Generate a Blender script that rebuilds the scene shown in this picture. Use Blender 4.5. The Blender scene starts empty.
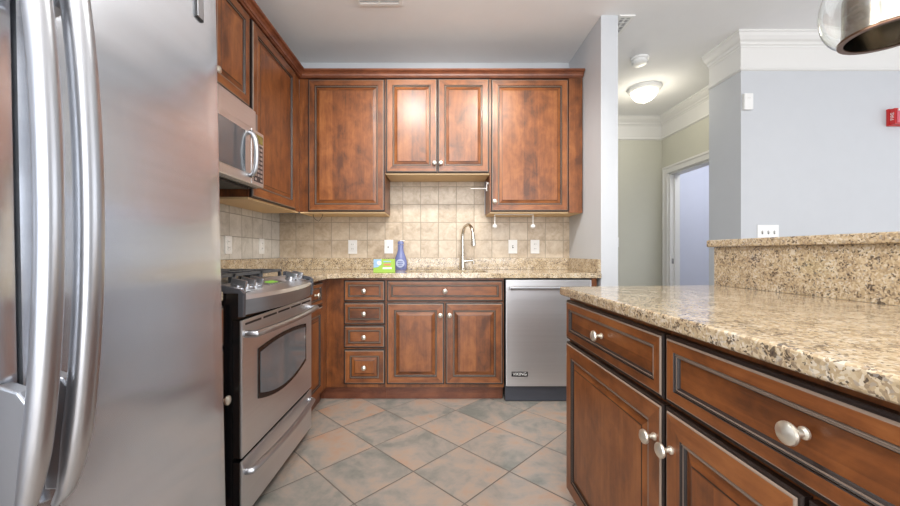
import bpy, bmesh, math, random
from mathutils import Vector, Matrix, Euler
random.seed(7)
C = bpy.context.scene.collection
SC = bpy.context.scene
PI = math.pi
F = 372.0                      # focal length in pixels of the 900 px wide frame
H = 1.057                      # eye height
CEIL = 2.73

# ------------------------------------------------------------------ camera
cam = bpy.data.cameras.new('camera'); co = bpy.data.objects.new('camera', cam); C.objects.link(co)
co.location = (0, 0, H); co.rotation_euler = (PI/2, 0, 0)
cam.sensor_width = 36; cam.lens = F/900*36; cam.shift_x = 10/900; cam.clip_start = .02
SC.camera = co
# ------------------------------------------------------------------ world, exposure
SC.view_settings.view_transform = 'Standard'; SC.view_settings.look = 'None'
SC.view_settings.exposure = 0.12; SC.view_settings.gamma = 1
SC.view_settings.use_curve_mapping = False
w = bpy.data.worlds.new('world'); SC.world = w; w.use_nodes = True
w.node_tree.nodes['Background'].inputs[0].default_value = (.86, .9, 1, 1)
w.node_tree.nodes['Background'].inputs[1].default_value = .6

def area(name, loc, rot, sx, sy, power, col=(1, 1, 1)):
    l = bpy.data.lights.new(name, 'AREA'); l.shape = 'RECTANGLE'; l.size = sx; l.size_y = sy
    l.energy = power; l.color = col
    o = bpy.data.objects.new(name, l); C.objects.link(o); o.location = loc; o.rotation_euler = rot
    return o
def point(name, loc, power, r, col=(1, 1, 1)):
    l = bpy.data.lights.new(name, 'POINT'); l.energy = power; l.shadow_soft_size = r; l.color = col
    o = bpy.data.objects.new(name, l); C.objects.link(o); o.location = loc
    return o
def spot(name, loc, aim, power, r, ang, blend, col):
    l = bpy.data.lights.new(name, 'SPOT'); l.energy = power; l.shadow_soft_size = r; l.color = col
    l.spot_size = math.radians(ang); l.spot_blend = blend
    o = bpy.data.objects.new(name, l); C.objects.link(o); o.location = loc
    o.rotation_euler = (Vector(aim)-Vector(loc)).to_track_quat('-Z', 'Y').to_euler(); return o
spot('track_spot_right', (.50, 1.80, 2.62), (.0, 3.2, 1.15), 62, .085, 110, .8, (1, .96, .88))
spot('track_spot_left', (-.28, 1.80, 2.62), (.15, 3.2, 1.15), 62, .085, 110, .8, (1, .97, .92))
point('ceiling_fill_point', (.1, 1.0, 2.20), 24, .2, (1, .98, .94))  # unseen omni fill, added to brighten the ceiling and the wall above the cabinets
area('kitchen_fill', (-.2, -.5, 2.70), (0, 0, 0), 1.6, 1.8, 52, (1, .97, .93))  # broad overhead fill added to soften the kitchen, not a real fixture
area('rear_fill', (.6, -3.45, 1.4), (PI/2, 0, 0), 3.6, 2.5, 165, (.95, .97, 1))  # added fill panel behind the camera, no actual window; lifts back wall and ceiling
area('living_side_fill', (5.5, .2, 1.4), (0, PI/2, 0), 2.4, 3.5, 55, (.93, .95, 1))  # added fill panel out of view at right, brightens the fridge reflections
area('living_top_fill', (3.0, .3, 2.70), (0, 0, 0), 1.5, 1.5, 8, (1, .98, .96))  # weak unseen area fill added over the living area
area('side_room_fill', (3.5, 3.9, 2.65), (0, 0, 0), .8, 1.0, 20, (.92, .94, 1))  # unseen area light added to brighten the room past the doorway

# ------------------------------------------------------------------ materials
def lin(c): return tuple(((x/255) <= .04045 and x/255/12.92 or ((x/255+.055)/1.055)**2.4) for x in c) + (1,)
class NT:
    def __init__(s, name):
        s.m = bpy.data.materials.new(name); s.m.use_nodes = True; s.t = s.m.node_tree
        s.b = s.t.nodes['Principled BSDF']
    def n(s, kind, **kw):
        x = s.t.nodes.new(kind)
        for k, v in kw.items(): setattr(x, k, v)
        return x
    def l(s, a, b): s.t.links.new(a, b)
    def put(s, sock, v):
        if isinstance(v, bpy.types.NodeSocket): s.l(v, sock)
        else: sock.default_value = v
    def math(s, op, a, b=None, clamp=False):
        x = s.n('ShaderNodeMath', operation=op, use_clamp=clamp); s.put(x.inputs[0], a)
        if b is not None: s.put(x.inputs[1], b)
        return x.outputs[0]
    def vmath(s, op, a, b=None, out=0):
        x = s.n('ShaderNodeVectorMath', operation=op); s.put(x.inputs[0], a)
        if b is not None: s.put(x.inputs[1], b)
        return x.outputs[out]
    def noise(s, vec, scale, detail=4, rough=.55, dist=0):
        x = s.n('ShaderNodeTexNoise'); s.l(vec, x.inputs['Vector'])
        x.inputs['Scale'].default_value = scale; x.inputs['Detail'].default_value = detail
        x.inputs['Roughness'].default_value = rough; x.inputs['Distortion'].default_value = dist
        return x.outputs['Fac']
    def ramp(s, f, stops, interp='LINEAR'):
        x = s.n('ShaderNodeValToRGB'); r = x.color_ramp; r.interpolation = interp
        while len(r.elements) < len(stops): r.elements.new(.5)
        for e, (p, c) in zip(r.elements, stops): e.position = p; e.color = c
        s.l(f, x.inputs[0]); return x.outputs[0]
    def mix(s, f, a, b, mode='MIX'):
        x = s.n('ShaderNodeMix', data_type='RGBA', blend_type=mode)
        s.put(x.inputs['Factor'], f); s.put(x.inputs['A'], a); s.put(x.inputs['B'], b)
        return x.outputs['Result']
    def obj(s): return s.n('ShaderNodeTexCoord').outputs['Object']
    def bump(s, h, strength, dist=.002):
        x = s.n('ShaderNodeBump'); x.inputs['Strength'].default_value = strength; x.inputs['Distance'].default_value = dist
        s.l(h, x.inputs['Height']); s.l(x.outputs[0], s.b.inputs['Normal'])
    def set(s, **kw):
        for k, v in kw.items(): s.put(s.b.inputs[k.replace('_', ' ')], v)
        return s.m

def plain(name, c, rough=.5, metal=0, spec=.5, coat=0, emit=None, es=0, vary=.04, scale=9):
    t = NT(name); o = t.obj(); f = t.noise(o, scale)
    a = lin(c); k = 1-vary; b = (a[0]*k, a[1]*k, a[2]*k, 1)
    t.set(Base_Color=t.ramp(f, [(.3, b), (.7, a)]), Roughness=rough, Metallic=metal)
    t.b.inputs['Specular IOR Level'].default_value = spec; t.b.inputs['Coat Weight'].default_value = coat
    if emit: t.b.inputs['Emission Color'].default_value = lin(emit); t.b.inputs['Emission Strength'].default_value = es
    return t.m

def wood(name, vertical=True, c=((84, 46, 22), (123, 70, 33), (150, 92, 48)), rough=.38, coat=.14):
    t = NT(name); o = t.obj()
    rnd = t.n('ShaderNodeObjectInfo').outputs['Random']
    off = t.vmath('SCALE', (3.1, 1.7, 5.3)); t.put(off.node.inputs['Scale'], rnd)
    p = t.vmath('ADD', o, off)
    st = (26, 26, 1.6) if vertical else (1.6, 26, 26)
    g = t.noise(t.vmath('MULTIPLY', p, st), 1.0, 6, .6, .8)
    fine = t.noise(t.vmath('MULTIPLY', p, tuple(x*5 for x in st)), 1.0, 4, .6)
    blotch = t.noise(t.vmath('MULTIPLY', p, (1.2, 1.2, .75) if vertical else (.75, 1.2, 1.2)), 10.0, 5, .62, .4)
    # staves
    ax = (9.0, 0, 0) if vertical else (0, 0, 9.0)
    stv = t.math('FLOOR', t.vmath('DOT_PRODUCT', p, ax, 1))
    wn = t.n('ShaderNodeTexWhiteNoise', noise_dimensions='1D'); t.l(stv, wn.inputs['W'])
    f = t.math('ADD', t.math('MULTIPLY', g, .26), t.math('MULTIPLY', fine, .16))
    f = t.math('ADD', f, t.math('MULTIPLY', blotch, .60))
    f = t.math('ADD', f, t.math('MULTIPLY', t.math('SUBTRACT', wn.outputs[0], .5), .13))
    col = t.ramp(f, [(.36, lin(c[0])), (.50, lin(c[1])), (.66, lin(c[2]))])
    t.set(Base_Color=col, Roughness=rough)
    t.b.inputs['Coat Weight'].default_value = coat; t.b.inputs['Coat Roughness'].default_value = .24
    t.bump(fine, .08, .0006)
    return t.m

def granite(name, tint=1.0, warm=0):
    t = NT(name); o = t.obj()
    d = t.noise(o, 45, 3); 
    dv = t.n('ShaderNodeTexNoise'); t.l(o, dv.inputs['Vector']); dv.inputs['Scale'].default_value = 60
    p = t.vmath('ADD', o, t.vmath('MULTIPLY', dv.outputs['Color'], (.016, .016, .016)))
    v = t.n('ShaderNodeTexVoronoi'); t.l(p, v.inputs['Vector']); v.inputs['Scale'].default_value = 185
    sep = t.n('ShaderNodeSeparateColor'); t.l(v.outputs['Color'], sep.inputs[0])
    big = t.noise(o, 16, 4, .6)
    k = lambda c: lin(tuple(min(255, x*tint) for x in c))
    f = t.math('ADD', t.math('MULTIPLY', sep.outputs[0], .45), t.math('MULTIPLY', big, .70))
    col = t.ramp(f, [(.26, k((120, 104, 90))), (.36, k((160, 140, 116))), (.46, k((184, 161, 128))), (.58, k((202, 180, 146))), (.70, k((212, 194, 164))), (.82, k((224, 212, 192)))])
    v2 = t.n('ShaderNodeTexVoronoi'); t.l(p, v2.inputs['Vector']); v2.inputs['Scale'].default_value = 215
    s2 = t.n('ShaderNodeSeparateColor'); t.l(v2.outputs['Color'], s2.inputs[0])
    clus = t.noise(o, 38, 3, .6)
    dk = t.math('GREATER_THAN', t.math('ADD', t.math('MULTIPLY', s2.outputs[1], .42), clus), .89)
    col = t.mix(t.math('MULTIPLY', dk, .80), col, k((66, 54, 50)))
    lt = t.math('GREATER_THAN', s2.outputs[2], .93)
    col = t.mix(t.math('MULTIPLY', lt, .5), col, k((168, 162, 156)))
    t.set(Base_Color=col, Roughness=.10)
    t.b.inputs['Specular IOR Level'].default_value = .6
    return t.m

def tiles(name, au, av, size, ou, ov, grout, cols, gcol, rough, mott=6, bumpy=.3, spread=.25):
    t = NT(name); o = t.obj()
    u = t.math('ADD', t.math('DIVIDE', t.vmath('DOT_PRODUCT', o, au, 1), size), ou)
    v = t.math('ADD', t.math('DIVIDE', t.vmath('DOT_PRODUCT', o, av, 1), size), ov)
    def edge(x):
        fr = t.math('FRACT', x); return t.math('MINIMUM', fr, t.math('SUBTRACT', 1.0, fr))
    e = t.math('MINIMUM', edge(u), edge(v))
    inside = t.math('MULTIPLY', t.math('SUBTRACT', e, grout/size*.35), size/grout*2.5, True)
    cv = t.n('ShaderNodeCombineXYZ'); t.l(t.math('FLOOR', u), cv.inputs[0]); t.l(t.math('FLOOR', v), cv.inputs[1])
    wn = t.n('ShaderNodeTexWhiteNoise', noise_dimensions='3D'); t.l(cv.outputs[0], wn.inputs['Vector'])
    p = t.vmath('ADD', o, t.vmath('SCALE', wn.outputs['Color'])); 
    p.node.inputs[1].links[0].from_node.inputs['Scale'].default_value = 7.0
    n1 = t.noise(p, mott, 6, .6, .6); n2 = t.noise(p, mott*4, 5, .6, .3)
    f = t.math('ADD', t.math('MULTIPLY', n1, .75), t.math('MULTIPLY', n2, .25))
    f = t.math('ADD', f, t.math('MULTIPLY', t.math('SUBTRACT', wn.outputs['Value'], .5), spread))
    col = t.ramp(f, cols)
    t.set(Base_Color=t.mix(inside, gcol, col), Roughness=t.math('ADD', t.math('MULTIPLY', t.math('SUBTRACT', 1.0, inside), .5), rough, True))
    t.bump(t.math('ADD', inside, t.math('MULTIPLY', n2, .35)), bumpy, .0025)
    return t.m

def steel(name, c=(214, 214, 216), rough=.32, aniso=.75, rot=.25, axis=(1, 1, 60), metal=.86, wave=0):
    t = NT(name); o = t.obj()
    f = t.noise(t.vmath('MULTIPLY', o, axis), 1.0, 1, .5)
    a = lin(c); b = tuple(x*.96 for x in a[:3]) + (1,)
    t.set(Base_Color=t.ramp(f, [(.3, b), (.7, a)]), Metallic=metal,
          Roughness=t.math('ADD', t.math('MULTIPLY', f, .03), rough-.015))
    if wave: t.bump(t.noise(t.vmath('MULTIPLY', o, (.35, .35, 1)), 5.0, 1, .3), wave, .02)
    t.b.inputs['Anisotropic'].default_value = aniso; t.b.inputs['Anisotropic Rotation'].default_value = rot
    tg = t.n('ShaderNodeTangent', direction_type='RADIAL', axis='Z'); t.l(tg.outputs[0], t.b.inputs['Tangent'])
    return t.m

M = {}
M['wall'] = plain('wall_paint', (198, 201, 205), .6, vary=.02, spec=.3)
M['wall_hall'] = plain('hall_wall_paint', (204, 203, 190), .6, vary=.02, spec=.3)
M['wall_cool'] = plain('side_room_paint', (205, 208, 222), .6, vary=.02, spec=.3)
M['ceiling'] = plain('ceiling_paint', (240, 240, 240), .8, vary=.02, spec=.2)
M['trim'] = plain('trim_paint', (226, 225, 222), .4, vary=.01)
M['floor'] = tiles('slate_floor', (.7071, .7071, 0), (-.7071, .7071, 0), .3288, .406, .852, .006,
    [(.34, lin((126, 127, 121))), (.43, lin((143, 140, 133))), (.50, lin((158, 149, 140))), (.57, lin((170, 153, 139))), (.67, lin((178, 144, 122)))],
    lin((104, 96, 88)), .22, 4.0, .25, .12)
M['wood_v'] = wood('cherry_wood_vertical')
M['wood_h'] = wood('cherry_wood_horizontal', False)
M['wood_dark'] = wood('dark_cherry_wood', False, ((72, 36, 22), (106, 58, 37), (130, 77, 50)))
M['edge'] = plain('dark_glaze', (36, 27, 24), .4)
M['bead'] = plain('worn_glaze_bead', (140, 122, 108), .34, coat=.15)
M['maple'] = plain('maple_underside', (216, 184, 138), .5, scale=20)
M['granite'] = granite('tan_speckled_granite', .95)
M['nickel'] = plain('brushed_nickel', (215, 210, 200), .25, 1)
M['pewter'] = plain('satin_knob', (226, 220, 206), .3, .85)
M['steel'] = steel('brushed_steel')
M['steel_f'] = steel('fridge_steel', (214, 219, 227), .21, .8, 0.0, metal=.88, wave=.6)
M['steel_d'] = steel('dark_brushed_steel', (150, 152, 156), .35)
M['satin'] = plain('satin_aluminium', (184, 186, 191), .30, .95, vary=.01)
M['black'] = plain('black_enamel', (20, 20, 22), .25)
M['gap'] = plain('black_plastic', (26, 26, 28), .5)
M['kick'] = plain('slate_grey_plastic', (66, 68, 76), .4)
M['keypad'] = plain('keypad_grey', (58, 58, 62), .35)
M['capgrey'] = plain('dark_grey_enamel', (74, 76, 82), .3)
M['grate'] = plain('cast_iron', (84, 86, 90), .35, .3)
M['white'] = plain('white_plastic', (236, 236, 234), .35, vary=.01)
M['duct'] = plain('duct_grey', (196, 196, 198), .6)
M['slot'] = plain('dark_slot', (70, 68, 66), .5)
M['red'] = plain('red_plastic', (196, 40, 40), .35)
M['pink'] = plain('red_lens', (205, 95, 110), .3)
M['ovenglass'] = plain('oven_glass', (104, 112, 118), .10, 0, .7, .5)
M['mwglass'] = plain('microwave_glass', (78, 88, 96), .12, 0, .8, .6)
M['lcd'] = plain('green_display', (120, 170, 70), .2, emit=(130, 190, 70), es=.35)
M['amber'] = plain('amber_display', (110, 100, 50), .2, emit=(150, 140, 60), es=.15)
def split_x(mat, va, vb): return mat

# ------------------------------------------------------------------ mesh builder
class MB:
    def __init__(s): s.v = []; s.f = []; s.m = []; s.s = []; s.mats = []
    def mi(s, k):
        if k not in s.mats: s.mats.append(k)
        return s.mats.index(k)
    def add(s, vs, fs, mat, smooth=False, tf=None):
        o = len(s.v)
        for p in vs:
            p = Vector(p); s.v.append(tf @ p if tf else p)
        for i, f in enumerate(fs):
            s.f.append([o+j for j in f]); s.m.append(s.mi(mat if isinstance(mat, str) else mat[i])); s.s.append(smooth)
        return s
    def from_bm(s, bm, mat, smooth=False, tf=None):
        bm.verts.ensure_lookup_table(); bm.verts.index_update()
        s.add([v.co.copy() for v in bm.verts], [[v.index for v in f.verts] for f in bm.faces], mat, smooth, tf); bm.free(); return s
    def box(s, x0, y0, z0, x1, y1, z1, mat, bevel=0, seg=2, tf=None):
        bm = bmesh.new(); bmesh.ops.create_cube(bm, size=1)
        for v in bm.verts:
            v.co = Vector(((x0+x1)/2+v.co.x*(x1-x0), (y0+y1)/2+v.co.y*(y1-y0), (z0+z1)/2+v.co.z*(z1-z0)))
        if bevel: bmesh.ops.bevel(bm, geom=bm.edges[:], offset=bevel, segments=seg, affect='EDGES', profile=.6)
        return s.from_bm(bm, mat, False, tf)
    def prism(s, poly, z0, z1, mat, bevel=0, tf=None, seg=2):
        bm = bmesh.new(); n = len(poly)
        b = [bm.verts.new((x, y, z0)) for x, y in poly]; t = [bm.verts.new((x, y, z1)) for x, y in poly]
        bm.faces.new(b[::-1]); bm.faces.new(t)
        for i in range(n): bm.faces.new((b[i], b[(i+1) % n], t[(i+1) % n], t[i]))
        bmesh.ops.recalc_face_normals(bm, faces=bm.faces[:])
        if bevel:
            ed = [e for e in bm.edges if (e.verts[0].co.z > z1-1e-6 and e.verts[1].co.z > z1-1e-6) or (e.verts[0].co.z < z0+1e-6 and e.verts[1].co.z < z0+1e-6)]
            bmesh.ops.bevel(bm, geom=ed, offset=bevel, segments=seg, affect='EDGES', profile=.6)
        return s.from_bm(bm, mat, False, tf)
    def lathe(s, prof, mat, seg=24, tf=None, smooth=True):
        vs = []; fs = []
        for r, z in prof:
            for k in range(seg): a = 2*PI*k/seg; vs.append((r*math.cos(a), r*math.sin(a), z))
        for i in range(len(prof)-1):
            for k in range(seg): k2 = (k+1) % seg; fs.append((i*seg+k, i*seg+k2, (i+1)*seg+k2, (i+1)*seg+k))
        if prof[0][0] > 1e-5: fs.append(tuple(range(seg))[::-1])
        if prof[-1][0] > 1e-5: fs.append(tuple((len(prof)-1)*seg+k for k in range(seg)))
        return s.add(vs, fs, mat, smooth, tf)
    def lathe_open(s, prof, mat, seg=40, tf=None):
        vs = []; fs = []
        for r, z in prof:
            for k in range(seg): a = 2*PI*k/seg; vs.append((r*math.cos(a), r*math.sin(a), z))
        for i in range(len(prof)-1):
            for k in range(seg): k2 = (k+1) % seg; fs.append((i*seg+k, i*seg+k2, (i+1)*seg+k2, (i+1)*seg+k))
        return s.add(vs, fs, mat, True, tf)
    def tube(s, pts, rad, mat, seg=12, flat=1.0, up=(0, 0, 1), tf=None, caps=True):
        pts = [Vector(p) for p in pts]; n = len(pts)
        rad = rad if isinstance(rad, (list, tuple)) else [rad]*n
        flats = flat if isinstance(flat, (list, tuple)) else [flat]*n
        vs = []; fs = []; side = None
        for i in range(n):
            d = (pts[min(i+1, n-1)]-pts[max(i-1, 0)]).normalized()
            if side is None:
                u = Vector(up); side = d.cross(u)
                if side.length < .05: side = d.cross(Vector((1, 0, 0)))
            side = (side-d*side.dot(d)).normalized(); oth = side.cross(d).normalized()
            for k in range(seg):
                a = 2*PI*k/seg; vs.append(pts[i]+side*(math.cos(a)*rad[i])+oth*(math.sin(a)*rad[i]*flats[i]))
        for i in range(n-1):
            for k in range(seg): k2 = (k+1) % seg; fs.append((i*seg+k, i*seg+k2, (i+1)*seg+k2, (i+1)*seg+k))
        if caps: fs.append(tuple(range(seg))[::-1]); fs.append(tuple((n-1)*seg+k for k in range(seg)))
        return s.add(vs, fs, mat, True, tf)
    def sweep(s, path, prof, mat, closed_prof=True, smooth=False):
        """profile (offset out of path's left side, z) along a horizontal polyline with mitred corners"""
        P = [Vector((x, y)) for x, y in path]; n = len(P); vs = []; m = len(prof)
        for i in range(n):
            d0 = (P[i]-P[i-1]).normalized() if i > 0 else (P[1]-P[0]).normalized()
            d1 = (P[i+1]-P[i]).normalized() if i < n-1 else d0
            n0 = Vector((d0.y, -d0.x)); n1 = Vector((d1.y, -d1.x)); b = n0+n1; b = b/(b.length**2)*2 if b.length > 1e-6 else n0
            for o, z in prof: q = P[i]+b*o; vs.append((q.x, q.y, z))
        fs = []
        for i in range(n-1):
            for k in range(m if closed_prof else m-1): k2 = (k+1) % m; fs.append((i*m+k, (i+1)*m+k, (i+1)*m+k2, i*m+k2))
        fs.append(tuple(range(m))); fs.append(tuple((n-1)*m+k for k in range(m))[::-1])
        return s.add(vs, fs, mat, smooth)
    def build(s, name, parent=None, loc=(0, 0, 0), rot=(0, 0, 0), auto=True):
        me = bpy.data.meshes.new(name); me.from_pydata([tuple(v) for v in s.v], [], s.f)
        for k in s.mats: me.materials.append(M[k])
        for p, mi_, sm in zip(me.polygons, s.m, s.s): p.material_index = mi_; p.use_smooth = sm
        bm = bmesh.new(); bm.from_mesh(me); bmesh.ops.recalc_face_normals(bm, faces=bm.faces[:]); bm.to_mesh(me); bm.free()
        if any(s.s): me.set_sharp_from_angle(angle=math.radians(38))
        o = bpy.data.objects.new(name, me); C.objects.link(o)
        o.location = loc; o.rotation_euler = rot
        if parent: o.parent = parent
        return o

def thing(name, label, cat, loc=(0, 0, 0), rz=0, group=None, rx=0):
    o = bpy.data.objects.new(name, None); C.objects.link(o); o.empty_display_size = .1
    o.location = loc; o.rotation_euler = (rx, 0, rz); return tag(o, label, cat, group)
def tag(o, label, cat, group=None):
    o['label'] = label; o['category'] = cat
    if group: o['group'] = group
    return o
def struct(o): o['kind'] = 'structure'; return o
def copy_tree(o, parent=None):
    c = o.copy(); C.objects.link(c)
    if parent: c.parent = parent
    for ch in o.children: copy_tree(ch, c)
    return c
def text_part(name, txt, size, mat, parent, loc, rot, depth=.0006, align='CENTER'):
    cu = bpy.data.curves.new(name, 'FONT'); cu.body = txt; cu.size = size; cu.extrude = depth; cu.align_x = align; cu.align_y = 'CENTER'
    t = bpy.data.objects.new(name+'_tmp', cu); C.objects.link(t)
    bpy.context.view_layer.update()
    me = bpy.data.meshes.new_from_object(t.evaluated_get(bpy.context.evaluated_depsgraph_get()))
    bpy.data.objects.remove(t); me.materials.clear(); me.materials.append(M[mat]); me.name = name
    o = bpy.data.objects.new(name, me); C.objects.link(o); o.location = loc; o.rotation_euler = rot; o.parent = parent
    return o

# ------------------------------------------------------------------ structure
XL, YB = -1.415, 3.27          # left wall, back wall
XP, XP2, YP = 1.134, 1.254, 2.62   # partition right of the sink run
XR, YR = 2.304, 2.848          # corner of the living room wall
HX, HY = 2.745, 4.60           # hall
struct(MB().box(-1.6, -3.62, -.1, 5.7, 5.2, 0, 'floor').build('floor'))
struct(MB().box(-1.6, -3.62, CEIL, 5.7, 5.2, CEIL+.1, 'ceiling').build('ceiling'))
struct(MB().box(XL-.12, -3.62, 0, XL, YB+.12, CEIL, 'wall').build('wall_left'))
struct(MB().box(XL, YB, 0, XP, YB+.12, CEIL, 'wall').build('wall_back'))
struct(MB().box(XP, YP, 0, XP2, HY, CEIL, 'wall').build('wall_partition'))
struct(MB().box(XP, HY, 0, HX+.12, HY+.12, CEIL, 'wall_hall').build('wall_hall_end'))
struct(MB().box(XR, YR, 0, 5.58, 3.186, CEIL, 'wall').build('wall_living'))
struct(MB().box(XL, -3.62, 0, 5.58, -3.5, CEIL, 'wall').build('wall_rear'))
struct(MB().box(5.58, -3.62, 0, 5.7, 3.186, CEIL, 'wall').build('wall_right'))
# hall right wall with a doorway
DY0, DY1, DZ = 3.60, 4.46, 2.01
wm = MB(); wm.box(HX, 3.186, 0, HX+.12, DY0, CEIL, 'wall_hall'); wm.box(HX, DY1, 0, HX+.12, HY, CEIL, 'wall_hall'); wm.box(HX, DY0, DZ, HX+.12, DY1, CEIL, 'wall_hall')
struct(wm.build('wall_hall_right'))
struct(MB().box(4.45, 3.186, 0, 4.57, 5.2, CEIL, 'wall_cool').build('wall_side_room'))
struct(MB().box(HX+.12, 4.95, 0, 4.45, 5.07, CEIL, 'wall_cool').build('wall_side_room_end'))
# door casing
cs = MB()
for x0, x1 in ((HX-.022, HX), ):
    cs.box(x0, DY1, 0, x1, DY1+.085, DZ+.085, 'trim', .004); cs.box(x0, DY0-.085, 0, x1, DY0, DZ+.085, 'trim', .004)
    cs.box(x0, DY0, DZ, x1, DY1, DZ+.085, 'trim', .004)
    cs.box(x0-.010, DY1+.06, 0, x0+.002, DY1+.085, DZ+.085, 'trim', .003); cs.box(x0-.010, DY0-.085, DZ+.06, x0+.002, DY1+.06, DZ+.085, 'trim', .003)
struct(cs.build('trim_1'))
jb = MB(); jb.box(HX, DY1-.018, 0, HX+.12, DY1, DZ, 'trim'); jb.box(HX, DY0, 0, HX+.12, DY0+.018, DZ, 'trim'); jb.box(HX, DY0+.018, DZ-.018, HX+.12, DY1-.018, DZ, 'trim')
jb.box(HX+.05, DY1-.03, 0, HX+.085, DY1-.018, DZ-.018, 'trim')
st = struct(jb.build('trim_2'))
MB().box(HX+.02, DY1-.0205, .93, HX+.045, DY1-.018, .99, 'nickel', .001).build('strike_plate', st)
# crown mouldings with a painted frieze below
def crown(path, name):
    z = CEIL
    prof = [(0, z), (.070, z), (.070, z-.012), (.062, z-.018), (.056, z-.036), (.038, z-.058), (.024, z-.068), (.020, z-.086), (.012, z-.092), (.009, z-.104),
            (.005, z-.108), (.005, z-.250), (.016, z-.256), (.018, z-.266), (.010, z-.276), (0, z-.280)]
    return struct(MB().sweep(path, prof, 'trim').build(name))
crown([(XR, 3.18), (XR, YR), (5.57, YR)], 'trim_3')
crown([(XP2, HY), (HX, HY), (HX, 3.19)], 'trim_4')

# ------------------------------------------------------------------ doors and knobs
def ringmesh(mb, w, h, fw, panel='raised', t=.020, wv='wood_v', wh='wood_h'):
    """mitred frame-and-panel front, x 0..w, z 0..h, back at y=0, face at y=-t"""
    R = [(0, 0, None), (0, t-.006, 'edge'), (.0035, t-.0035, 'edge'), (.0075, t-.0035, 'edge'), (.0095, t-.0005, 'bead'), (.0115, t, 'bead'), (.0145, t, None),
         (fw, t, 'F'), (fw+.002, t-.004, 'edge'), (fw+.0045, t-.001, 'bead'), (fw+.006, t-.003, 'edge'), (fw+.009, t-.003, 'bead'), (fw+.011, t-.007, 'edge'), (fw+.013, t-.009, 'edge')]
    if panel == 'raised':
        R += [(fw+.015, t-.009, None), (fw+.034, t-.003, 'F'), (fw+.0365, t-.0015, 'edge'), (fw+.039, t-.001, None)]
    else:
        R += [(fw+.016, t-.009, None)]
    vs = []; fs = []; ms = []
    for i, (a, d, _) in enumerate(R):
        vs += [(a, -d, a), (w-a, -d, a), (w-a, -d, h-a), (a, -d, h-a)]
    for i in range(1, len(R)):
        mt = R[i][2]
        for k in range(4):
            k2 = (k+1) % 4; fs.append(((i-1)*4+k, (i-1)*4+k2, i*4+k2, i*4+k))
            ms.append(mt if mt in ('edge', 'bead') else (wh if k in (0, 2) else wv))
    n = (len(R)-1)*4; fs.append((n, n+1, n+2, n+3)); ms.append(wv if h >= w*.8 else wh)
    fs.append((0, 3, 2, 1)); ms.append(wv)
    mb.add(vs, fs, ms); return mb
def front(kind, w, h, parent, x, z, knob=None, fw=None, panel='raised', **kw):
    fw = fw or (.052 if kind == 'door' else .030)
    mb = ringmesh(MB(), w, h, fw, panel, **kw)
    o = mb.build(kind, parent, (x, 0, z))
    if knob: make_knob(o, (knob[0], -.020, knob[1]))
    return o
KN = None
def make_knob(parent, loc):
    global KN
    if KN is None:
        prof = [(0, 0), (.0095, 0), (.0095, .003), (.006, .006), (.005, .013), (.008, .018), (.0155, .022), (.0175, .026), (.0165, .030), (.011, .0335), (0, .035)]
        KN = MB().lathe(prof, 'pewter', 20, Matrix.Rotation(PI/2, 4, 'X')).build('knob', parent, loc); return KN
    c = KN.copy(); C.objects.link(c); c.parent = parent; c.location = loc; return c

# ---- base cabinets of the back run: local x = width, y into cabinet, front face frame at y=0
FY = 2.658
def base_body(root, w, d=.585, h=.878, toe=True, left=0):
    MB().box(0, 0, .098, w, d, h, 'wood_v').build('carcass', root)
    MB().box(-left, .045, 0, w, .07, .098, 'wood_dark').build('toe_kick', root)
xs0 = -.811
t = thing('drawer_cabinet', 'narrow cherry base cabinet with four stacked drawers, left of the sink cabinet', 'cabinet', (xs0, FY, 0))
base_body(t, -.3885-xs0, left=.055)
for z0, z1 in ((.714, .863), (.550, .705), (.384, .541)):
    front('drawer', .292, z1-z0, t, -.683-xs0, z0, (.146, (z1-z0)/2), fw=.030, panel='flat')
front('drawer', .292, .246, t, -.683-xs0, .125, (.146, .123), fw=.042)
t = thing('sink_cabinet', 'wide cherry sink base cabinet with two doors under one long false drawer front', 'cabinet', (-.388, FY, 0))
for a, b in ((0, .018), (.824, .842)): MB().box(a, .020, .098, b, .585, .878, 'wood_v').build('side_panel', t)
MB().box(0, 0, .098, .842, .0195, .878, 'wood_v').build('face_frame', t)
MB().box(.0185, .020, .098, .8235, .585, .116, 'wood_v').build('floor_panel', t)
MB().box(0, .045, 0, .842, .07, .0975, 'wood_dark').build('toe_kick', t)
front('drawer_front', .825, .148, t, .010, .714, (.4125, .074), fw=.030, panel='flat')
front('door', .408, .578, t, .010, .125, (.408-.028, .578-.085))
front('door', .408, .578, t, .427, .125, (.028, .578-.085))
# end panel right of dishwasher
tag(MB().box(1.075, 2.640, 0, 1.112, 3.24, .880, 'wood_v', .001).build('end_panel'), 'narrow cherry end panel between the dishwasher and the grey wall', 'panel')

# ---- left run, faces +X
FX = -.812
def left_thing(name, label, cat, y, x=FX): return thing(name, label, cat, (x, y, 0), PI/2)
t = left_thing('corner_base_cabinet', 'slim cherry base cabinet with drawer over door between the range and the corner', 'cabinet', 2.166)
base_body(t, .491, .59)
front('drawer', .335, .148, t, .020, .714, (.1675, .074), fw=.030, panel='flat')
front('door', .335, .578, t, .020, .125)
t = left_thing('narrow_base_cabinet', 'narrow cherry base cabinet squeezed between the refrigerator and the range', 'cabinet', 1.095)
base_body(t, .285, .59)
front('drawer', .265, .148, t, .010, .714, (.1325, .074), fw=.030, panel='flat')
front('door', .265, .578, t, .010, .125, (.237, .40))

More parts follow.
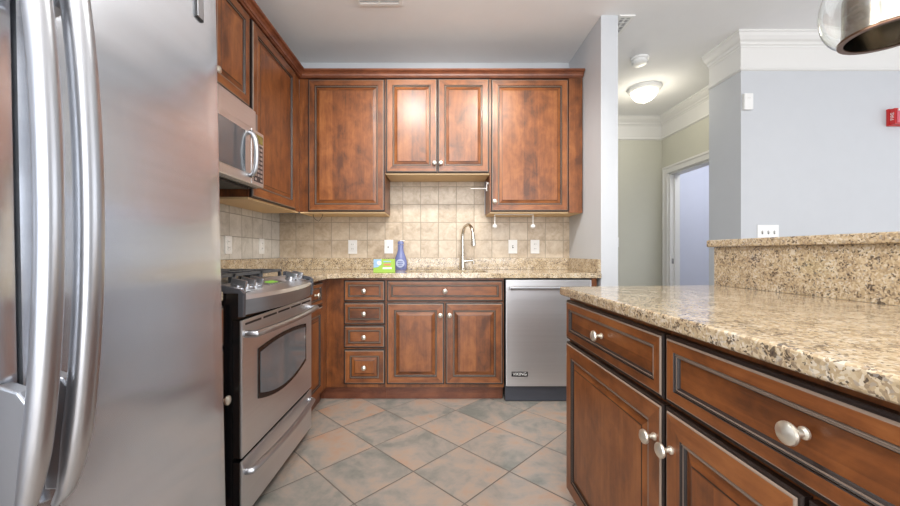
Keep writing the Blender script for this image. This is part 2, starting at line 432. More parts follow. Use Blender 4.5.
# ------------------------------------------------------------------ worktops
CT0, CT1 = .880, .914
wt = MB().prism([(XL, 2.160), (-.768, 2.160), (-.768, 2.53), (-.70, 2.612), (XP, 2.612), (XP, YB), (XL, YB)], CT0, CT1, 'granite', .004).build('granite_worktop')
cut = MB().prism([(-.27, 2.76), (-.24, 2.73), (.33, 2.73), (.36, 2.76), (.36, 3.07), (.33, 3.10), (-.24, 3.10), (-.27, 3.07)], .8, 1.0, 'granite').build('cutter')
bo = wt.modifiers.new('b', 'BOOLEAN'); bo.operation = 'DIFFERENCE'; bo.solver = 'EXACT'; bo.object = cut
bpy.context.view_layer.update()
me = bpy.data.meshes.new_from_object(wt.evaluated_get(bpy.context.evaluated_depsgraph_get()))
wt.modifiers.clear(); wt.data = me; bpy.data.objects.remove(cut)
tag(wt, 'tan speckled granite worktop running over the sink cabinet and dishwasher into the left corner', 'worktop')
tag(MB().prism([(XL, 1.085), (-.805, 1.085), (-.805, 1.380), (XL, 1.380)], CT0, CT1, 'granite', .004).build('granite_worktop'),
    'short piece of granite worktop between the refrigerator and the range', 'worktop')
g = .022
tag(MB().prism([(XL, 2.20), (XL+g, 2.20), (XL+g, YB-g), (XP-g, YB-g), (XP-g, 2.622), (XP, 2.622), (XP, YB), (XL, YB)], CT1+.0005, 1.013, 'granite', .002).build('granite_upstand'),
    'low granite upstand along the back wall and both side walls of the worktop', 'upstand')
# tiles
cols_b = [(.25, lin((160, 142, 120))), (.42, lin((186, 168, 145))), (.55, lin((200, 184, 162))), (.7, lin((212, 198, 178)))]
cols_l = [(.25, lin((176, 172, 164))), (.42, lin((200, 196, 188))), (.55, lin((212, 208, 201))), (.7, lin((222, 218, 211)))]
M['tile_b'] = tiles('travertine_back', (1, 0, 0), (0, 0, 1), .1562, .086, -.485, .005, cols_b, lin((160, 148, 132)), .35, 14, .3, .16)
M['tile_l'] = tiles('travertine_left', (0, 1, 0), (0, 0, 1), .1562, .1, -.485, .005, cols_l, lin((160, 156, 148)), .35, 14, .3, .16)
TY = YB-.008
bs = MB()
rot = Matrix(((1, 0, 0, 0), (0, 0, -1, YB), (0, 1, 0, 0), (0, 0, 0, 1)))    # prism plan (x,z) -> wall
bs.prism([(XL+.0085, 1.0135), (XP, 1.0135), (XP, 1.40), (.39, 1.40), (.39, 1.72), (-.44, 1.72), (-.44, 1.40), (XL+.0085, 1.40)], .0005, .008, 'tile_b', tf=rot)
tag(bs.build('tile_backsplash'), 'beige square tile backsplash on the back wall behind the faucet', 'backsplash')
tag(MB().box(XL+.0005, 1.09, 1.0135, XL+.008, YB-.0005, 1.42, 'tile_l').build('tile_backsplash'), 'grey-beige square tile backsplash on the left wall behind the range', 'backsplash')

# ------------------------------------------------------------------ upper cabinets
UY = 2.958; ZT = 2.44
def upper(name, label, x0, x1, z0, rz=0, loc=None, d=.30, z1=ZT):
    t = thing(name, label, 'cabinet', loc or (x0, UY, z0), rz)
    w = x1-x0
    MB().box(0, 0, .012, w, d, z1-z0, 'wood_v').build('carcass', t)
    MB().box(.004, .004, 0, w-.004, d-.003, .0118, 'maple').build('bottom_panel', t)
    return t
t = upper('wall_cabinet', 'tall cherry wall cabinet in the back corner, left of the short one above the sink', -1.119, -.436, 1.373)
front('door', .604, 1.045, t, .076, .014)
t = upper('wall_cabinet', 'short two-door cherry wall cabinet raised above the sink and faucet', -.435, .396, 1.680)
front('door', .405, .742, t, .008, .014, (.405-.022, .07))
front('door', .405, .742, t, .418, .014, (.022, .07))
t = upper('wall_cabinet', 'tall cherry wall cabinet beside the grey wall, right of the sink, above the dishwasher', .397, 1.128, 1.373)
front('door', .612, 1.045, t, .008, .014, (.025, .075))
MB().box(.622, -.018, .002, .729, 0, ZT-1.373, 'wood_v', .002).build('filler_strip', t)
# left run uppers (face +X)
UX = -1.120
t = upper('wall_cabinet', 'tall cherry wall cabinet on the left wall, right of the microwave', 0, .785, 1.373, PI/2, (UX, 2.172, 1.373), d=.282)
front('door', .655, 1.045, t, .012, .014, fw=.062)
t = upper('over_range_cabinet', 'short cherry wall cabinet directly above the microwave', 0, .762, 1.885, PI/2, (UX, 1.402, 1.885), d=.282)
front('door', .372, .533, t, .006, .014, (.372-.022, .05))
front('door', .372, .533, t, .384, .014, (.022, .05))
# crown moulding on cabinets
cp = [(-.025, ZT+.001), (.006, ZT+.001), (.010, ZT+.008), (.018, ZT+.010), (.022, ZT+.022), (.034, ZT+.034), (.046, ZT+.038), (.050, ZT+.044), (.050, ZT+.052), (-.025, ZT+.052)]
cpath = [(UX+.016, 1.402), (UX+.016, UY-.018), (1.128, UY-.018)]
cr = MB().sweep([(x, y) for x, y in cpath], cp, 'wood_dark')
rail = [(0, ZT-.016), (.004, ZT-.016), (.004, ZT+.001), (0, ZT+.001)]
tag(cr.build('cabinet_crown'), 'dark cherry crown moulding running along the tops of all wall cabinets', 'moulding')

# ------------------------------------------------------------------ microwave (local x along +Y, front -y = +X)
t = thing('microwave', 'stainless over-the-range microwave hung between wall cabinets on the left wall', 'microwave', (-1.062, 1.405, 1.43), PI/2)
W = .762
MB().box(.001, 0, 0, W-.001, .33, .43, 'steel_d', .003).build('body', t)
gr = MB().box(0, -.014, .318, W-.05, -.0005, .43, 'steel', .004)
gr.build('top_grille', t)
dr = MB().box(0, -.034, .004, .622, -.0005, .312, 'steel', .006).build('door', t)
MB().box(.05, -.037, .055, .555, -.0345, .275, 'mwglass', .001).build('window', dr)
hp = [(.600, -.036, .045), (.600, -.055, .048), (.600, -.070, .085), (.600, -.076, .160), (.600, -.070, .235), (.600, -.055, .272), (.600, -.036, .278)]
hs = []
for i in range(len(hp)-1):
    for k in range(3): hs.append(Vector(hp[i]).lerp(Vector(hp[i+1]), k/3))
hs.append(Vector(hp[-1])); sm = hs[:]
for _ in range(2): sm = [sm[0]]+[(sm[i-1]+sm[i]*2+sm[i+1])/4 for i in range(1, len(sm)-1)]+[sm[-1]]
MB().tube(sm, .013, 'satin', 12, 1.0, up=(1, 0, 0)).build('handle', dr)
cpn = MB().box(.626, -.036, .004, W, -.0005, .312, 'steel', .006).build('control_panel', t)
MB().box(.645, -.039, .245, .745, -.0365, .292, 'amber', .001).build('display', cpn)
MB().box(.645, -.038, .025, .745, -.0365, .235, 'keypad', .001).build('keypad', cpn)
for r in range(8):
    for c in range(3):
        if (r, c) == (0, 1): continue
        o = MB().box(.650+c*.032, -.0395, .032+r*.025, .672+c*.032, -.0385, .046+r*.025, 'steel', 0)
        o.build('button', cpn)
un = MB().box(.03, .02, -.012, .70, .30, -.0005, 'gap', .002)
un.build('underside_filter', t)

# ------------------------------------------------------------------ range
t = thing('gas_range', 'stainless gas range with black sides and cast iron grates on the left wall', 'range', (-.742, 1.388, 0), PI/2)
W = .765
MB().prism([(.035, .02), (.655, .02), (.655, .905), (.012, .905), (.012, .810), (.035, .810)], .002, W-.002, 'black', tf=Matrix(((0, 0, 1, 0), (1, 0, 0, 0), (0, 1, 0, 0), (0, 0, 0, 1)))).build('body', t)
od = MB()
od.box(.004, 0, .285, W-.004, .009, .803, 'steel', .004); od.box(.006, .0085, .287, W-.006, .034, .801, 'black')
odo = od.build('oven_door', t)
def arcpoly(x0, x1, z0, z1, bt, bb, n=14, inset=0):
    x0 += inset; x1 -= inset; z0 += inset; z1 -= inset; P = []
    for i in range(n+1):
        u = i/n; P.append((x0+(x1-x0)*u, z0-bb*(1-(2*u-1)**2)))
    for i in range(n+1):
        u = i/n; P.append((x1+(x0-x1)*u, z1+bt*(1-(2*u-1)**2)))
    return P
rv = Matrix(((1, 0, 0, 0), (0, 0, -1, 0), (0, 1, 0, 0), (0, 0, 0, 1)))
MB().prism(arcpoly(.125, .668, .465, .668, .018, .045), .0002, .003, 'black', tf=rv).build('window_frame', odo)
MB().prism(arcpoly(.125, .668, .465, .668, .018, .045, inset=.018), .0032, .005, 'ovenglass', tf=rv).build('window', odo)
for i in range(5):
    MB().box(.03+i*.145, -.0015, .782, .155+i*.145, .004, .790, 'gap').build('vent_slot', odo)
def bowbar(z, x0, x1, off, bow, r, mat='nickel', n=24, flat=1.0):
    P = []
    for i in range(n+1):
        u = i/n; P.append(Vector((x0+(x1-x0)*u, -off-bow*(1-(2*u-1)**2), z)))
    P = [Vector((x0-.004, .0, z)), Vector((x0-.003, -off*.6, z))]+P+[Vector((x1+.003, -off*.6, z)), Vector((x1+.004, .0, z))]
    return MB().tube(P, r, mat, 14, flat, up=(0, 0, 1))
bowbar(.748, .035, .730, .038, .022, .014, 'satin').build('handle', odo)
sd = MB().box(.004, 0, .055, W-.004, .009, .272, 'steel', .004).box(.006, .0085, .057, W-.006, .034, .270, 'black').build('storage_drawer', t)
bowbar(.222, .04, .725, .020, .020, .0135, 'satin').build('handle', sd)
MB().box(.02, .06, 0, W-.02, .60, .05, 'gap').build('plinth', t)
# control panel: swept section
n = 24; vs = []; fs = []; ms = []
def bulge(u): return .052*(1-(2*u-1)**2)
def sec(u, e=0):
    b = bulge(u)
    return [(.034, .818), (-b-.000, .822), (-b-.004, .880), (-b+.002, .896), (.020-b*.4, .904), (.135, .930), (.150, .930), (.150, .818)]
for i in range(n+1):
    u = i/n
    for y, z in sec(u): vs.append((.016+(W-.032)*u, y, z))
m = 8
pm = ['steel_d', 'steel_d', 'steel', 'steel', 'steel', 'steel', 'steel', 'gap']
for i in range(n):
    for k in range(m):
        k2 = (k+1) % m; fs.append((i*m+k, (i+1)*m+k, (i+1)*m+k2, i*m+k2)); ms.append(pm[k])
fs.append(tuple(range(m))); ms.append('steel_d'); fs.append(tuple(n*m+k for k in range(m))); ms.append('steel_d')
cp_ = MB(); cp_.add(vs, fs, ms); cpo = cp_.build('control_panel', t)
for x0 in (0, W-.0155):
    o = MB().prism([(.011, .818), (-.008, .818), (-.010, .905), (.005, .920), (.150, .952), (.160, .952), (.160, .9055), (.011, .9055)], x0-.002, x0+.0175, 'capgrey', .002,
               tf=Matrix(((0, 0, 1, 0), (1, 0, 0, 0), (0, 1, 0, 0), (0, 0, 0, 1)))).build('end_cap', cpo)
tilt = math.atan2(.026, .115)
def on_panel(x, y): return (x, y, .9045+(y-.02)*(.0255/.115))
for x in (.070, .142, .214, .590, .668):
    k = MB(); k.lathe([(0, 0), (.030, 0), (.029, .010), (.024, .014), (.023, .022), (0, .024)], 'satin', 24)
    k.box(-.008, -.030, .012, .008, .030, .044, 'satin', .005)
    k.build('burner_knob', cpo, on_panel(x, .052), (tilt, 0, 0))
MB().box(-.105, -.030, 0, .105, .034, .003, 'steel_d', .001).build('display_bezel', cpo, on_panel(.400, .060), (tilt, 0, 0))
MB().box(-.045, -.006, .003, .050, .026, .0042, 'lcd', .0005).build('display', cpo, on_panel(.395, .060), (tilt, 0, 0))
for i in range(7):
    MB().box(-.008, -.006, .003, .008, .004, .0048, 'steel', .001).build('button', cpo, on_panel(.318+i*.028, .040), (tilt, 0, 0))
MB().box(.003, .150, .905, W-.003, .655, .922, 'black', .003).build('cooktop', t)
for bx in (.17, .595):
    for by in (.27, .52):
        b = MB(); b.lathe([(0, 0), (.05, 0), (.048, .010), (.035, .012), (.035, .020), (0, .022)], 'gap', 24); b.build('burner', t, (bx, by, .922))
for gx0, gx1 in ((.012, .255), (.258, .507), (.510, .753)):
    gm = MB(); y0, y1, zt = .168, .640, .966; r = .0075
    gm.box(gx0, y0, zt-.014, gx1, y0+.012, zt, 'grate', .002); gm.box(gx0, y1-.012, zt-.014, gx1, y1, zt, 'grate', .002)
    gm.box(gx0, y0, zt-.014, gx0+.012, y1, zt, 'grate', .002); gm.box(gx1-.012, y0, zt-.014, gx1, y1, zt, 'grate', .002)
    mx = (gx0+gx1)/2
    gm.box(mx-.006, y0, zt-.012, mx+.006, y1, zt+.002, 'grate', .002)
    for yy in (.27, .40, .52): gm.box(gx0, yy-.006, zt-.012, gx1, yy+.006, zt+.002, 'grate', .002)
    for xx in (gx0+.001, gx1-.017):
        for yy in (y0+.001, y1-.017, .395): gm.box(xx, yy, .922, xx+.016, yy+.016, zt-.01, 'grate', .002)
    gm.build('grate', t)

# ------------------------------------------------------------------ refrigerator
t = thing('refrigerator', 'large stainless side-by-side refrigerator filling the left of the view', 'refrigerator', (-.600, .16, 0), PI/2, rx=-math.radians(1.1))
W = .912; FH = 1.80
MB().box(.004, .085, .02, W-.004, .74, FH-.02, 'steel_d', .004).build('body', t)
MB().box(.01, .03, .012, W-.01, .09, .075, 'gap', .003).build('kick_grille', t)
def fdoor(name, x0, x1):
    n = 16; P = []
    for i in range(n+1):
        u = i/n; x = x0+(x1-x0)*u
        e = min(u, 1-u)*(x1-x0); y = .010*max(0, 1-e/.02)**2 - .006*(1-(2*u-1)**2) if e < .02 else -.006*(1-(2*u-1)**2)
        P.append((x, y+.004))
    P = [(x0, .012)]+P[1:-1]+[(x1, .012)]
    poly = P+[(x1, .080), (x0, .080)]
    mb = MB().prism(poly, .08, FH, 'steel_f', .006, seg=3)
    o = mb.build(name, t)
    for p in o.data.polygons: p.use_smooth = True
    o.data.set_sharp_from_angle(angle=math.radians(40))
    return o
SX = .397
d1 = fdoor('freezer_door', 0, SX-.004); d2 = fdoor('refrigerator_door', SX+.004, W)
def fhandle(par, x, rad):
    pts = []; rr = []; fl = []
    zb, zt_ = .662, 1.64
    N = 44
    for i in range(N+1):
        u = i/N; z = zb+(zt_-zb)*u
        y = -.006-.062*math.sin(PI*u)**.5
        k = min(1, min(u, 1-u)*9)
        pts.append((x, y, z)); rr.append(.006+(rad-.006)*k**.5); fl.append(1.0)
    h = MB().tube(pts, rr, 'satin', 24, fl, up=(0, 1, 0)).build('handle', par)
    P1 = [(0, .690), (-.020, .690), (-.032, .72), (-.042, .78), (-.047, .84), (-.030, .862), (0, .872)]
    for P in (P1, [(y, 2.302-z) for y, z in P1][::-1]):
        MB().prism(P, x-.0105, x+.0105, 'satin', .003, tf=Matrix(((0, 0, 1, 0), (1, 0, 0, 0), (0, 1, 0, 0), (0, 0, 0, 1)))).build('mount', h)
fhandle(d1, SX-.030, .0165); fhandle(d2, SX+.030, .0185)
bd = MB().box(.798, -.0050, 1.668, .828, .0005, 1.775, 'gap', .0010).build('badge', d2)
MB().box(.802, -.0065, 1.672, .824, -.0052, 1.771, 'satin', .0006).build('badge_face', bd)

# ------------------------------------------------------------------ dishwasher
t = thing('dishwasher', 'stainless steel dishwasher at the right end of the back run', 'dishwasher', (.458, 2.618, 0))
W = .612
MB().box(.006, .040, .11, W-.006, .60, .872, 'gap').build('tub', t)
dd = MB().box(.006, 0, .118, W-.004, .038, .868, 'steel', .005).build('door', t)
MB().box(.006, .03, .005, W-.004, .06, .112, 'kick', .002).build('kick_plate', t)
hb = MB(); hb.tube([(.030, -.040, .815), (W-.030, -.040, .815)], .0135, 'satin', 16); hb.build('handle', dd)
for x in (.045, W-.045): MB().tube([(x, 0, .815), (x, -.036, .815)], .008, 'nickel', 12).build('handle_post', dd)
bdg = MB().box(.045, -.003, .188, .160, .0005, .222, 'black', .001).build('badge', dd)
text_part('lettering', 'VIKING', .030, 'white', bdg, (.1025, -.0032, .205), (PI/2, 0, 0))

# ------------------------------------------------------------------ sink and faucet
t = MB()
zb = .70
for a in ():
    pass
t.box(-.285, 2.715, .860, -.262, 3.115, .8795, 'steel'); t.box(.352, 2.715, .860, .375, 3.115, .8795, 'steel')
t.box(-.285, 2.715, .860, .375, 2.738, .8795, 'steel'); t.box(-.285, 3.092, .860, .375, 3.115, .8795, 'steel')
t.box(-.270, 2.730, zb, -.262, 3.10, .865, 'steel'); t.box(.352, 2.730, zb, .360, 3.10, .865, 'steel')
t.box(-.27, 2.730, zb, .36, 2.738, .865, 'steel'); t.box(-.27, 3.092, zb, .36, 3.10, .865, 'steel'); t.box(-.27, 2.73, zb-.006, .36, 3.10, zb, 'steel')
tag(t.build('undermount_sink'), 'stainless undermount sink sunk in the granite below the faucet', 'sink')
t = thing('faucet', 'brushed nickel gooseneck faucet standing behind the sink', 'faucet', (.193, 3.175, CT1))
MB().lathe([(0, .0005), (.029, .0005), (.029, .006), (.023, .012), (.021, .075), (.019, .10), (.016, .115), (0, .116)], 'nickel', 24).build('base', t)
D = Vector((.42, -.91, 0)); D.normalize()
P = [Vector((0, 0, .10)), Vector((0, 0, .18)), Vector((0, 0, .27))]
R_ = .088
for i in range(1, 15):
    a = PI-PI*i/15; P.append(D*(R_+R_*math.cos(a))+Vector((0, 0, .285+R_*math.sin(a)*1.05)))
P.append(D*(2*R_+.002)+Vector((0, 0, .275)))
MB().tube(P, .0135, 'nickel', 14, up=(1, 0, 0)).build('neck', t)
e = D*(2*R_+.002)
MB().tube([e+Vector((0, 0, .29)), e+Vector((0, 0, .27))+D*.001, e+Vector((0, 0, .215))+D*.008, e+Vector((0, 0, .20))+D*.009], [.0145, .016, .021, .019], 'nickel', 16, up=(1, 0, 0)).build('spray_head', t)
MB().tube([(.012, 0, .072), (.045, -.004, .076), (.085, -.008, .078), (.092, -.008, .074), (.094, -.008, .050)], [.016, .013, .010, .010, .009], 'nickel', 12).build('lever', t)

# ------------------------------------------------------------------ soap bottle, sponge box
M['bottle'] = plain('blue_bottle_plastic', (112, 122, 172), .25, spec=.6)
M['blabel'] = plain('pale_bottle_label', (176, 186, 214), .4)
M['blabel2'] = plain('bottle_label_print', (90, 104, 160), .4)
M['green'] = plain('lime_card', (150, 188, 70), .45)
M['sky'] = plain('light_blue_card', (146, 180, 210), .45)
M['coral'] = plain('coral_print', (214, 130, 90), .45)
t = thing('soap_bottle', 'blue soap bottle with a white cap on the worktop beside the green box', 'bottle', (-.335, 3.17, CT1+.0005))
sq = Matrix.Diagonal((1, .62, 1, 1))
bb = MB().lathe([(0, 0), (.048, 0), (.053, .006), (.056, .04), (.053, .075), (.043, .11), (.031, .142), (.025, .165), (.024, .19), (.026, .213), (0, .216)], 'bottle', 28, sq).build('body', t)
MB().lathe([(0, .2165), (.026, .2165), (.027, .232), (.018, .243), (0, .244)], 'bottle', 20, sq).build('cap', t)
MB().box(-.004, -.014, .2445, .034, .010, .252, 'white', .003).build('nozzle', t)
lb = MB().lathe([(0, 0), (.036, 0), (.036, .002), (0, .002)], 'blabel', 28, Matrix.Rotation(PI/2, 4, 'X')).build('front_label', t, (0, -.0335, .055))
for i, ww in enumerate((.03, .045, .04)):
    MB().box(-ww/2, -.003, -.018+i*.014, ww/2, -.0021, -.011+i*.014, 'blabel2').build('print', lb)
t = thing('sponge_box', 'lime green and light blue cardboard box lying near the sink front edge', 'box', (-.408, 2.735, CT1+.0005), math.radians(2))
MB().box(-.078, -.022, 0, .078, .022, .098, 'green', .001).build('carton', t)
MB().prism([(-.077, .035), (-.077, .0975), (-.020, .0975), (-.020, .060), (-.045, .040)], .0221, .0228, 'sky', tf=rv).build('corner_print', t)
MB().lathe([(.010, 0), (.015, 0), (.015, .0006), (.010, .0006), (.010, 0)], 'white', 20, Matrix.Translation((-.036, -.0229, .070)) @ Matrix.Rotation(PI/2, 4, 'X')).build('round_mark', t)
for (x, z, w_, h_, c) in ((.022, .080, .055, .008, 'sky'), (.022, .058, .05, .013, 'coral'), (.022, .032, .065, .012, 'white')):
    MB().box(x-w_/2, -.0228, z-h_/2, x+w_/2, -.0221, z+h_/2, c).build('print', t)
M['cloth'] = plain('grey_cloth', (150, 140, 122), .8)

# ------------------------------------------------------------------ outlets and switches
def plate(name, label, cat, loc, rz, kind, w=.078, h=.120, group=None):
    t = thing(name, label, cat, loc, rz, group)
    MB().box(-w/2, -.006, -h/2, w/2, 0, h/2, 'white', .0025).build('cover_plate', t)
    if kind == 'outlet':
        for z in (-.020, .020):
            r = MB().box(-.017, -.0085, z-.0145, .017, -.0062, z+.0145, 'white', .003).build('receptacle', t)
            for x, hh in ((-.0065, .010), (.0065, .008)): MB().box(x-.0015, -.0090, z-hh/2+.003, x+.0015, -.0086, z+hh/2+.003, 'slot').build('slot', r)
    elif kind == 'rocker':
        r = MB().box(-.017, -.0085, -.034, .017, -.0062, .034, 'white', .003).build('rocker', t)
        MB().box(-.008, -.0095, -.012, -.001, -.0086, .004, 'slot').build('indicator', r)
    elif kind == 'toggle':
        n_ = 3 if w > .12 else 1
        for i in range(n_):
            x = (i-(n_-1)/2)*.046
            MB().box(x-.005, -.0075, -.012, x+.005, -.0062, .012, 'slot').build('slot', t)
            MB().box(x-.004, -.018, -.002, x+.004, -.0076, .008, 'white', .002).build('toggle', t)
    return t
plate('wall_outlet', 'white outlet on the tiles under the corner wall cabinet', 'outlet', (-.765, YB-.0085, 1.110), 0, 'outlet')
plate('wall_outlet', 'white rocker plate on the tiles just left of the soap bottle', 'outlet', (-.449, YB-.0085, 1.112), 0, 'rocker')
plate('light_switch', 'white toggle switch plate just right of the faucet, nearer of the right pair', 'switch', (.638, YB-.0085, 1.112), 0, 'toggle')
plate('wall_outlet', 'cream outlet on the tiles at the far right above the dishwasher', 'outlet', (.832, YB-.0085, 1.112), 0, 'outlet')
plate('wall_outlet', 'white plate on the left wall tiles right beside the refrigerator edge', 'outlet', (XL+.0085, 2.468, 1.11), PI/2, 'outlet')
plate('wall_outlet', 'white plate on the left wall tiles near the back corner', 'outlet', (XL+.0085, 2.93, 1.11), PI/2, 'outlet')
plate('light_switch', 'white three-toggle switch plate just above the raised bar', 'switch', (2.508, YR-.0005, 1.214), 0, 'toggle', .162, .115)
plate('light_switch', 'white switch plate on the hall end wall beside the partition', 'switch', (2.172, HY-.0005, 1.19), 0, 'toggle')
# paper towel holder
t = thing('paper_towel_holder', 'white wire paper towel holder under the right wall cabinet', 'holder', (.60, 3.02, 1.3728))
MB().tube([(-.155, 0, -.004), (.155, 0, -.004)], .003, 'white', 8, up=(0, 1, 0)).build('rail', t)
for x in (-.155, .155):
    MB().tube([(x, 0, -.004), (x, 0, -.085)], .0035, 'white', 8, up=(0, 1, 0)).build('arm', t)
    MB().lathe([(0, -.02), (.010, -.016), (.018, -.006), (.018, .006), (.010, .016), (0, .02)], 'white', 16, Matrix.Translation((x, 0, -.098)) @ Matrix.Rotation(PI/2, 4, 'Y')).build('end_knob', t)
t = MB().tube([(.25, 3.05, 1.585), (.385, 3.05, 1.585)], .003, 'white', 8); t.tube([(.383, 3.05, 1.565), (.383, 3.05, 1.64)], .004, 'white', 8, up=(0, 1, 0)); t.box(.384, 3.042, 1.62, .3965, 3.058, 1.635, 'white')
tag(t.build('towel_bar'), 'thin white rod fixed to the cabinet side above the faucet', 'rod')
w_ = MB().tube([(-1.03, 3.02, 1.370), (-1.02, 3.00, 1.345), (-1.00, 2.99, 1.325), (-.975, 2.99, 1.312), (-.96, 2.99, 1.330), (-.95, 3.0, 1.350), (-.948, 3.01, 1.3715)], .0022, 'slot', 6)
tag(w_.build('loose_wire'), 'thin loose wire dangling below the corner wall cabinet', 'wire')

# ------------------------------------------------------------------ island (slightly skewed to the kitchen)
TH = .0185
O = Vector((.508, 1.575, 0))
def I(u, v): return (O.x+u*math.cos(TH)-v*math.sin(TH), O.y+u*math.sin(TH)+v*math.cos(TH))
def island_thing(name, label, v, u=.030): x, y = I(u, v); return thing(name, label, 'cabinet', (x, y, 0), TH-PI/2)
CV = ((-.033, .655), (-.690, .665))
for i, (v, wd) in enumerate(CV):
    t = island_thing('island_cabinet', ('cherry island base cabinet at the far end, nearest the dishwasher' if i == 0
        else 'cherry island base cabinet nearest the camera, cut by the right edge of the picture'), v)
    wdd = wd if i == 0 else wd+.02
    MB().box(0, 0, .075, wdd-.001, .62, .879, 'wood_v').build('carcass', t)
    MB().box(0, .05, 0, wdd-.001, .07, .075, 'wood_h').build('toe_kick', t)
    if i == 0:
        front('drawer', .648, .158, t, .005, .706, (.330, .082), fw=.034, panel='flat')
        front('door', .648, .608, t, .005, .086, (.648-.030, .608-.090), fw=.056)
    else:
        front('drawer', .66, .158, t, .003, .706, (.335, .086), fw=.034, panel='flat')
        front('door', .328, .608, t, .003, .086, (.028, .608-.090), fw=.056)
        front('door', .325, .608, t, .338, .086, (.325-.028, .608-.085), fw=.056)
tw = MB().prism([I(0, 0), I(.10, .012), I(.725, .075), I(.725, -1.42), I(0, -1.42)], .880, .914, 'granite', .007, seg=3)
tag(tw.build('island_worktop'), 'glossy tan granite worktop on the island, right foreground', 'worktop')
# half wall, granite face, bar top
hw = [I(.742, .070), I(.86, .070), I(.86, -1.42), I(.742, -1.42)]
struct(MB().prism(hw, 0, 1.082, 'wall').build('wall_half'))
tag(MB().prism([I(.718, .073), I(.7415, .073), I(.7415, -1.42), I(.718, -1.42)], .9145, 1.082, 'granite', .001).build('granite_splash'), 'upright granite splash panel between the island worktop and the raised bar', 'splash')
tag(MB().prism([I(.698, .092), I(1.12, .092), I(1.12, -1.42), I(.698, -1.42)], 1.0825, 1.115, 'granite', .008, seg=3).build('bar_top'), 'raised granite bar top above the island worktop', 'bar top')

# ------------------------------------------------------------------ ceiling items
t = thing('smoke_detector', 'round white smoke detector on the hall ceiling', 'smoke detector', (1.715, 3.2, CEIL-.0005))
MB().lathe([(0, 0), (.074, 0), (.074, -.014), (.070, -.018), (0, -.018)], 'white', 32).build('base', t)
MB().lathe([(0, -.0185), (.064, -.0185), (.064, -.040), (.052, -.052), (0, -.056)], 'white', 32).build('cover', t)
M['dome'] = plain('lit_glass_dome', (255, 250, 238), .3, emit=(255, 246, 226), es=3)
t = thing('ceiling_lamp', 'lit round flush dome lamp on the hall ceiling', 'lamp', (2.07, 3.77, CEIL-.0005))
MB().lathe([(0, 0), (.155, 0), (.157, -.010), (.150, -.026), (.128, -.040), (0, -.042)], 'white', 40).build('pan', t)
MB().lathe([(.124, -.0425), (.120, -.062), (.102, -.095), (.075, -.122), (.035, -.138), (0, -.142)], 'dome', 40).build('glass_dome', t)
MB().lathe([(0, -.1425), (.010, -.1425), (.011, -.150), (.005, -.157), (0, -.166)], 'nickel', 16).build('finial', t)
point('hall_lamp_light', (2.07, 3.77, CEIL-.24), 5.5, .10, (1, .93, .76))
def register(label, x0, y0, x1, y1, n, lab2=None):
    t = thing('ceiling_vent', label, 'vent', ((x0+x1)/2, (y0+y1)/2, CEIL-.0005))
    w_, h_ = (x1-x0)/2, (y1-y0)/2; fr = MB()
    for a in ((-w_, -h_, w_, -h_+.022), (-w_, h_-.022, w_, h_), (-w_, -h_+.022, -w_+.022, h_-.022), (w_-.022, -h_+.022, w_, h_-.022)):
        fr.box(a[0], a[1], -.010, a[2], a[3], 0, 'white')
    fr.build('frame', t); MB().box(-w_+.022, -h_+.022, -.002, w_-.022, h_-.022, 0, 'duct').build('duct_opening', t)
    MB().box(-.006, -h_+.022, -.009, .006, h_-.022, -.0025, 'white').build('divider', t)
    for i in range(n):
        y = -h_+.022+(2*h_-.044)*(i+.5)/n
        MB().box(-w_+.023, -.0105, -.001, w_-.023, .0105, .001, 'white', tf=Matrix.Rotation(.35, 4, 'X')).build('slat', t, (0, y, -.0065))
    return t
register('white ceiling vent at the top edge of the picture above the kitchen', -.555, 2.34, -.250, 2.505, 6)
register('white ceiling vent half hidden behind the top of the grey partition', 1.262, 2.61, 1.372, 2.90, 6)
# thermostat-like box, fire alarm
t = thing('wall_sensor', 'small white box high on the grey wall beside its corner', 'sensor', (2.343, YR-.0005, 2.208))
MB().box(-.034, -.028, -.062, .034, 0, .062, 'white', .006).build('housing', t)
MB().box(-.012, -.030, .020, .012, -.0283, .032, 'trim', .001).build('lens', t)
t = thing('fire_alarm', 'red fire alarm strobe on the grey wall at the right edge', 'alarm', (3.480, YR-.0005, 2.090))
MB().box(-.066, -.018, -.066, .066, 0, .064, 'red', .003).build('backplate', t)
hsn = MB().box(-.060, -.052, -.060, .060, -.0183, .058, 'red', .004).build('housing', t)
MB().box(-.050, -.058, -.052, .050, -.0523, .034, 'pink', .002).build('lens', t)
MB().box(-.042, -.062, .036, .056, -.0523, .052, 'white', .003).build('strobe', t)
text_part('lettering', 'FIRE', .032, 'white', hsn, (-.0603, -.035, 0), (PI/2, 0, 0), .0003).rotation_euler = Matrix(((0, 0, -1), (0, 1, 0), (1, 0, 0))).to_euler()

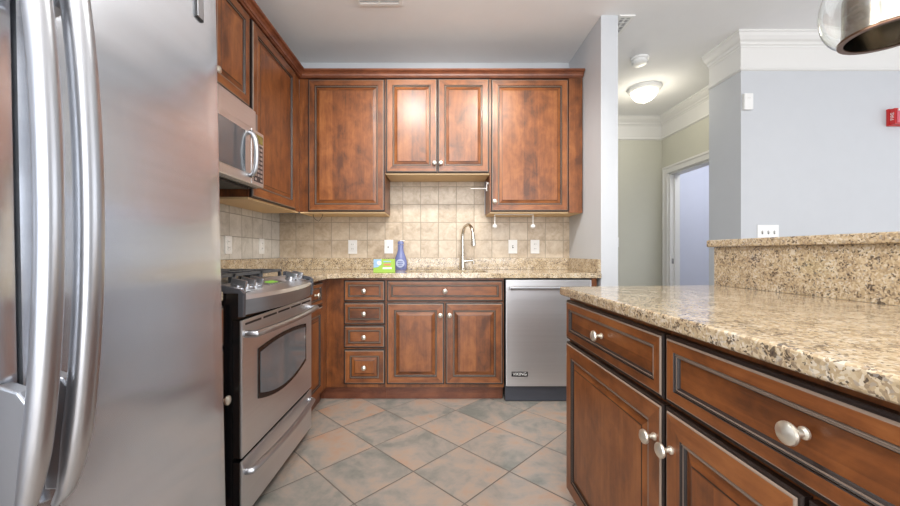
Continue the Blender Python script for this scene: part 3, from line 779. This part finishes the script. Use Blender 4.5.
# ------------------------------------------------------------------ pendant lamp
gl = NT('clear_glass'); gl.b.inputs['Transmission Weight'].default_value = 1; gl.b.inputs['Roughness'].default_value = .01
gl.b.inputs['IOR'].default_value = 1.45; gl.b.inputs['Base Color'].default_value = (.97, .98, .97, 1); M['glass'] = gl.m
M['chrome'] = plain('polished_pewter', (172, 168, 160), .20, 1)
M['copper'] = plain('brown_metal_inside', (120, 92, 74), .35, .8)
t = thing('pendant_lamp', 'glass pendant lamp with inner metal shade hanging over the bar, top right', 'lamp', (1.40, 1.155, 1.737))
q = .113
gp = [(q+.002, 0), (.135, .018), (.152, .048), (.160, .085), (.160, .125), (.150, .17), (.125, .215), (.085, .255), (.04, .285), (.022, .295)]
gi = [(r-.003, z) for r, z in gp][::-1]
def smoothp(P, k=3):
    out = []
    for i in range(len(P)-1):
        p0 = P[max(i-1, 0)]; p1 = P[i]; p2 = P[i+1]; p3 = P[min(i+2, len(P)-1)]
        for j in range(k):
            u = j/k; f = lambda a, b, c, d: .5*((2*b)+(-a+c)*u+(2*a-5*b+4*c-d)*u*u+(-a+3*b-3*c+d)*u**3)
            out.append((f(p0[0], p1[0], p2[0], p3[0]), f(p0[1], p1[1], p2[1], p3[1])))
    return out+[P[-1]]
gp = smoothp(gp); gi = [(r-.0025, z) for r, z in gp][::-1]
MB().lathe_open(gp+gi+[gp[0]], 'glass', 56).build('glass_globe', t)
sh = MB().lathe_open([(q, 0), (q, .004), (q-.006, .006), (q-.008, .14), (q-.03, .165), (.03, .19), (.022, .20), (.019, .20), (.027, .187), (q-.033, .162), (q-.010, .138), (q-.010, .006), (q-.012, 0), (q, 0)], 'chrome', 48)
sh.build('metal_shade', t)
MB().lathe_open([(q+.003, -.004), (q+.003, .0035), (q-.001, .0035), (q-.012, -.001), (q-.012, -.004), (q+.003, -.004)], 'copper', 48).build('rim', t)
MB().lathe([(0, .185), (.022, .185), (.024, .205), (.024, .33), (.012, .35), (0, .35)], 'chrome', 20).build('socket', t)
MB().tube([(0, 0, .35), (0, 0, CEIL-1.737-.02)], .004, 'black', 8, up=(1, 0, 0)).build('cord', t)
MB().lathe([(0, CEIL-1.737-.0005), (.06, CEIL-1.737-.0005), (.058, CEIL-1.737-.018), (0, CEIL-1.737-.022)], 'chrome', 28).build('canopy', t)
MB().lathe([(0, .10), (.018, .105), (.028, .125), (.024, .15), (.013, .17), (.013, .184), (0, .1845)], 'white', 20).build('bulb', t)
